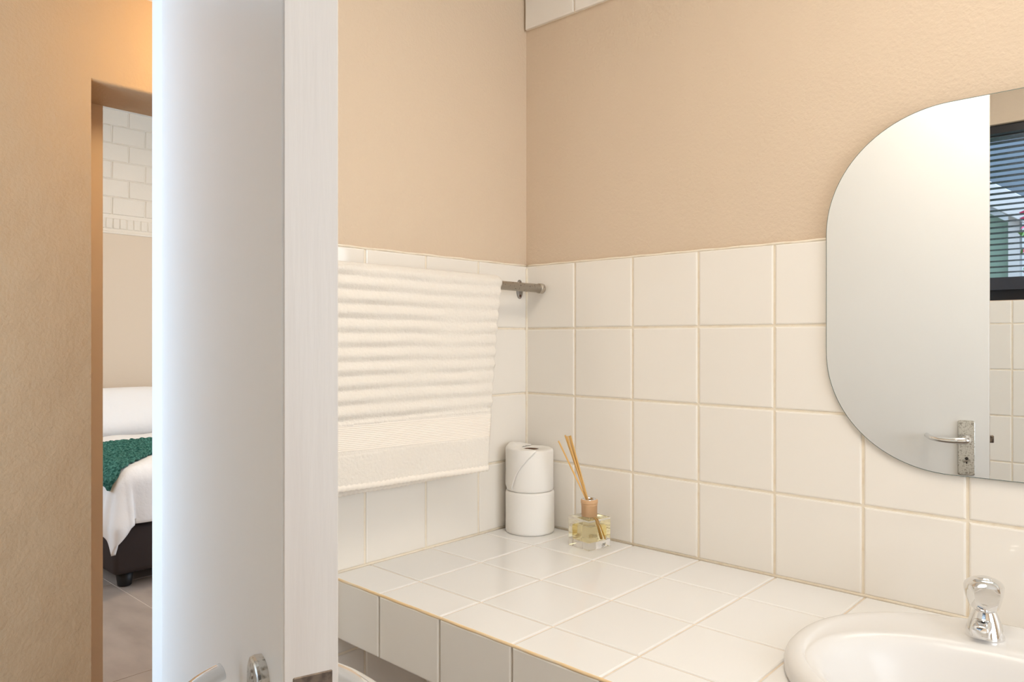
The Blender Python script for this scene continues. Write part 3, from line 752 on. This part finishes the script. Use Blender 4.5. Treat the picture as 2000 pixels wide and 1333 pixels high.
# reeds: lateral axis L points to the left of the picture
Lx = Vector((-0.7366, -0.6763)); Fx = Vector((-0.6763, 0.7366))     # left, away from viewer
rzm = Matrix.Rotation(math.radians(9.5), 2)
def dloc(lat, dep, z_):
    v = rzm @ (Lx * lat + Fx * dep); return (v.x, v.y, z_)
for (tl, td, tz, bl_, bd) in ((0.064, 0.010, 0.2180, -0.010, -0.004), (0.0500, 0.012, 0.2300, -0.024, -0.002), (0.0470, 0.000, 0.2280, -0.026, 0.004), (0.0455, 0.018, 0.2270, -0.025, -0.008),
                              (0.0420, 0.006, 0.2290, -0.028, 0.001), (0.0400, -0.004, 0.2310, -0.029, 0.006)):
    # pass through the collar opening at z .096
    top = Vector(dloc(tl, td, tz)); mid = Vector(dloc(0.0040 + (tl - 0.046) * 0.12, td * 0.25, 0.0965))
    d = (mid - top).normalized(); bot = mid + d * ((mid.z - 0.0155) / -d.z)
    bx, by = bot.x, bot.y; lim = IW - 0.004
    bot.x = max(-lim, min(lim, bx)); bot.y = max(-lim, min(lim, by))
    bm = bmesh.new(); tube_bm(bm, [top, mid, bot], 0.00165, 8); link('reed', mesh('reed', bm, True), M['reed'], df)
# small illegible printed mark low on the right-hand face
bm = bmesh.new()
strokes = [[(0.006, 0.0045), (0.008, 0.0075), (0.010, 0.0050), (0.012, 0.0085), (0.013, 0.0055)], [(0.007, 0.0090), (0.010, 0.0100), (0.013, 0.0092)], [(0.014, 0.0060), (0.0155, 0.0105), (0.016, 0.0068)], [(0.006, 0.0028), (0.011, 0.0036), (0.015, 0.0048)]]
for st in strokes: tube_bm(bm, smooth_path([(DH + 0.0001, a, b) for a, b in st], 3), 0.00042, 5)
o = link('print_mark', mesh('print_mark', bm), M['print'], df); o['label'] = 'small grey illegible print'

# ================================================================== BED
EX, EY, MT = -2.90, 0.085, 0.585        # foot plane, near side plane (world y), mattress top
BW, BLN = 1.52, 1.86
bd = empty('bed', (EX - BLN / 2, EY + BW / 2, 0))
tag(bd, 'bed with a dark brown upholstered base in the bedroom beyond the door', 'bed')
def bdp(name, x0, x1, y0, y1, z0, z1, m, bev, smooth=True):
    bm = bmesh.new(); box_bm(bm, x0 - bd.location.x, x1 - bd.location.x, y0 - bd.location.y, y1 - bd.location.y, z0, z1, bev, 4)
    return link(name, mesh(name, bm, smooth), M[m], bd)
bdp('base', EX - BLN, EX, EY, EY + BW, 0.075, 0.33, 'bed_base', 0.03)
bdp('mattress', EX - BLN, EX - 0.005, EY + 0.005, EY + BW - 0.005, 0.325, MT - 0.012, 'linen', 0.05)
for lx, ly in ((EX - 0.08, EY + 0.08), (EX - 0.08, EY + BW - 0.08), (EX - BLN + 0.08, EY + 0.08), (EX - BLN + 0.08, EY + BW - 0.08)):
    lathe('leg', [(0.030, 0.0), (0.034, 0.004), (0.044, 0.078), (0.0, 0.079)], M['bed_leg'], bd, 20, loc=(lx - bd.location.x, ly - bd.location.y, 0), caps=(True, False))
RB = 0.085
def drape(a, b, top, lift=0.0):
    """a, b: cloth distance beyond the foot edge / near side edge (negative = on the bed)"""
    R = RB + lift
    da, db = max(0.0, a + RB), max(0.0, b + RB); dist = math.hypot(da, db)
    bx_, by_ = min(a, -RB), min(b, -RB)
    if dist < 1e-6: return EX + bx_, EY - by_, top + lift
    dx, dy = da / dist, db / dist; q = PI * RB / 2
    if dist < q:
        g = dist / RB; off = R * math.sin(g); dz = R * (1 - math.cos(g)) - lift * 0
    else: off = R + 0.02 * min(1, (dist - q) / 0.2); dz = R + (dist - q)
    th = math.atan2(db, da)
    k = min(1, max(0, (dist - 0.08) / 0.25))
    fl_ = 0.014 * k * math.sin(th * 11 + 0.5) * (1 if (da > 0.02 and db > 0.02) else 0.0) * math.sin(2 * th)
    if db < 0.02: fl_ += 0.009 * k * math.sin((EY - by_) * 26 + 1.2)
    if da < 0.02: fl_ += 0.009 * k * math.sin(bx_ * 24)
    off = off * (1 + 0.75 * k * math.sin(2 * th)) + fl_
    return EX + bx_ + dx * off, EY - by_ - dy * off + 0.03 * k * math.sin(2 * th), top + lift - dz
def throw_low(b):     # the throw lies askew: its lower edge slants down to the near corner of the bed
    T = ((-2.0, -0.46), (-0.5, -0.45), (-0.315, -0.34), (-0.185, -0.19), (-0.1, -0.08), (-0.03, -0.02), (0.13, 0.0))
    for (b0, a0), (b1, a1) in zip(T[:-1], T[1:]):
        if b <= b1: return a0 + (a1 - a0) * (b - b0) / (b1 - b0)
    return T[-1][1]
def cloth(name, a0, a1, b0, b1, na, nb, top, lift, m, thick, disp=None, parent=None, alow=None):
    bm = bmesh.new(); g = []
    for i in range(na + 1):
        row = []
        for j in range(nb + 1):
            b = b0 + (b1 - b0) * j / nb; a = a0 + ((alow(b) if alow else a1) - a0) * i / na
            p = Vector(drape(a, b, top, lift))
            if disp: p += disp(a, b)
            row.append(bm.verts.new(p))
        g.append(row)
    for r0, r1 in zip(g[:-1], g[1:]):
        for j in range(nb): bm.faces.new((r0[j], r0[j + 1], r1[j + 1], r1[j]))
    o = link(name, mesh(name, bm, True, recalc=True), m, parent)
    md = o.modifiers.new('sol', 'SOLIDIFY'); md.thickness = thick; md.offset = 0
    return o
dv = cloth('duvet', -BLN + 0.42, 0.24, -BW + 0.02, 0.245, 110, 110, MT + 0.03, 0.0, M['linen'], 0.022,
           lambda a, b: Vector((0, 0, 0.012 * noise.noise((a * 5, b * 5, 1)) if (a < -0.1 and b < -0.1) else 0)))
tag(dv, 'white duvet hanging over the corner of the bed', 'duvet')
def kn_disp(a, b):
    h = 0.013 * noise.noise((a * 48, b * 48, 0)) + 0.006 * math.sin(a * 95 + 2 * noise.noise((a * 5, b * 5, 3)))
    return Vector((0.3 * h, -0.3 * h, 0.8 * h))
th = cloth('knitted_throw', -0.99, 1.0, -BW + 0.1, 0.035, 130, 200, MT + 0.03, 0.027, M['throw'], 0.014, kn_disp, alow=throw_low)
tag(th, 'green chunky knitted throw laid across the white duvet', 'blanket')
def pillow(name, cx_, cy_, cz_, lx, ly, lz, rot, m, label, cat):
    bm = bmesh.new(); n1, n2 = 40, 24; rings = []
    for j in range(n2 + 1):
        v = -PI / 2 + PI * j / n2; row = []
        for i in range(n1 * 2):
            t = 2 * PI * i / (n1 * 2)
            c, s_ = math.cos(t), math.sin(t)
            ex = 0.45
            px = lx / 2 * math.copysign(abs(c) ** ex, c) * abs(math.cos(v)) ** 0.35
            py = ly / 2 * math.copysign(abs(s_) ** ex, s_) * abs(math.cos(v)) ** 0.35
            pz = lz / 2 * math.sin(v) * (1 - 0.55 * (abs(px) / (lx / 2)) ** 3) * (1 - 0.5 * (abs(py) / (ly / 2)) ** 3)
            pz += 0.010 * noise.noise((px * 6, py * 6, 4 if v > 0 else 11))
            row.append((px, py, pz))
        rings.append(row)
    ring_surface(bm, rings)
    bmesh.ops.remove_doubles(bm, verts=bm.verts, dist=1e-5)
    o = link(name, mesh(name, bm, True), m, None, (cx_, cy_, cz_), rot)
    return tag(o, label, cat)
pillow('pillow', EX - BLN + 0.20, EY + 0.66, MT + 0.185, 0.42, 0.80, 0.20, (0, math.radians(52), 0), M['linen'], 'plump white pillow leaning at the head of the bed', 'pillow')

# ================================================================== LAMPS
def ceiling_lamp(loc, r, mt, power, color, label, size):
    t = empty('ceiling_light', loc); tag(t, label, 'ceiling light')
    lathe('base', [(r * 1.05, 0.0), (r * 1.05, -0.018), (r * 0.98, -0.022)], M['ceiling'], t, 40)
    lathe('diffuser', [(r * 0.96, -0.020), (r * 0.94, -0.035), (r * 0.80, -0.052), (r * 0.5, -0.064), (0.0, -0.068)], M[mt], t, 40, caps=(True, False))
    if size > 0.1: area('lamp_bulb', (0, 0, -0.075), (0, 0, 0), size, size, power, color, 'DISK', parent=t)
    else:
        l = bpy.data.lights.new('lamp_bulb', 'POINT'); l.energy = power; l.color = color; l.shadow_soft_size = size
        b = bpy.data.objects.new('lamp_bulb', l); COL.objects.link(b); b.parent = t; b.location = (0, 0, -0.14)
    return t
ceiling_lamp((0.98, -0.72, H_CEIL), 0.16, 'opal', 6.8, (1.0, 0.92, 0.80), 'round white ceiling light above the wash basin, out of the picture', 0.6)
ceiling_lamp((-0.86, -0.14, 2.335), 0.10, 'opal_hall', 7.5, (1.0, 0.66, 0.30), 'round warm ceiling light of the hall, hidden behind the door', 0.06)
ceiling_lamp((-3.0, 0.9, 3.03), 0.18, 'opal', 22, (1.0, 0.80, 0.60), 'round white unseen ceiling light added to warm the bedroom', 0.4)  # unseen lamp, added only to light the bedroom

# ================================================================== OUTSIDE (seen through the blind, in the mirror)
tag(box('ground_outside', -5.5, 7, -7, -1.80, -0.06, -0.01, M['paving']), 'grey paving outside the bathroom window', 'paving', kind='structure')
nh = empty('neighbour_house', (-1.2, -4.2, 0)); tag(nh, 'sage green house with a white sloping gable board outside the window', 'house')
def np_(name, lst, m, rot=None):
    bm = bmesh.new()
    for (x0, x1, y0, y1, z0, z1) in lst: box_bm(bm, x0 + 1.2, x1 + 1.2, y0 + 4.2, y1 + 4.2, z0, z1)
    return link(name, mesh(name, bm), m, nh)
bm = bmesh.new()      # gable-shaped wall
pts = [(-4.0, 0), (0.372, 0), (0.372, 2.0), (-0.45, 2.56), (-4.0, 2.56)]
ring_surface(bm, [[(x + 1.2, -4.0 + 4.2, z_) for x, z_ in pts], [(x + 1.2, -4.2 + 4.2, z_) for x, z_ in pts]])
link('wall', mesh('wall', bm), M['sage'], nh)
np_('corner_post', [(0.368, 0.425, -4.06, -3.97, 0, 2.04)], M['white_out'])
ang = math.atan2(-0.116, 0.169)
bm = bmesh.new(); box_bm(bm, -1.3, 0.75, -0.12, 0.0, -0.062, 0.062, 0.004, 1)
fb = link('gable_board', mesh('gable_board', bm), M['white_out'], nh, (0.30 + 1.2, -3.90 + 4.2, 2.165), (0, -ang, 0))
bm = bmesh.new(); box_bm(bm, -1.3, 0.85, -1.2, 0.05, 0.064, 0.10)
link('roof', mesh('roof', bm), M['roof_out'], nh, (0.30 + 1.2, -4.0 + 4.2, 2.165), (0, -ang, 0))
fh = empty('far_house', (0.5, -6.6, 0)); tag(fh, 'grey roofed house behind the gable board outside the window', 'house')
bm = bmesh.new(); box_bm(bm, -3.5, 3.5, -0.1, 0.1, 0, 2.5); link('wall', mesh('wall', bm), M['white_out'], fh)
bm = bmesh.new(); box_bm(bm, -3.7, 3.7, -0.4, 0.3, 2.5, 3.05, 0.01, 1); link('roof', mesh('roof', bm), M['roof_out'], fh)
ev = boxes('trim_3', [(-1.0, 3.2, -2.02, -1.80, 2.20, 2.23), (-1.0, 3.2, -2.05, -2.02, 2.14, 2.30)], M['eave_out'])
tag(ev, 'brown eave boards above the bathroom window outside', 'eave', kind='structure')
sh = empty('flowering_shrub', (0.66, -3.55, 0)); tag(sh, 'pink flowering shrub beside the white post outside the window', 'shrub')
rn = random.Random(5)
def blobs(name, n, r, m, zlo, zhi):
    bm = bmesh.new()
    for k in range(n):
        a, q = rn.uniform(0, 2 * PI), 0.16 * math.sqrt(rn.random()); c = Vector((q * math.cos(a), q * math.sin(a), rn.uniform(zlo, zhi)))
        d1 = Vector((rn.uniform(-1, 1), rn.uniform(-1, 1), rn.uniform(-1, 1))).normalized(); d2 = d1.orthogonal().normalized(); d3 = d1.cross(d2)
        vs = [bm.verts.new(c + d1 * r), bm.verts.new(c + d2 * r * .5 + d3 * r * .1), bm.verts.new(c - d1 * r), bm.verts.new(c - d2 * r * .5 + d3 * r * .1)]
        bm.faces.new(vs)
    o = link(name, mesh(name, bm, recalc=False), m, sh); o['kind'] = 'stuff'; return o
blobs('foliage', 500, 0.035, M['leaf'], 0.5, 1.95)
blobs('blossom', 160, 0.03, M['flower'], 1.2, 2.0)
bm = bmesh.new()
for k in range(4): tube_bm(bm, [(0.02 * k - .03, 0, 0), (0.04 * k - .06, 0.02 * k - .03, 0.9), (0.06 * k - .09, 0.03 * k - .05, 1.7)], [0.012, 0.008, 0.004], 6)
link('stem', mesh('stem', bm, True), M['leaf'], sh)
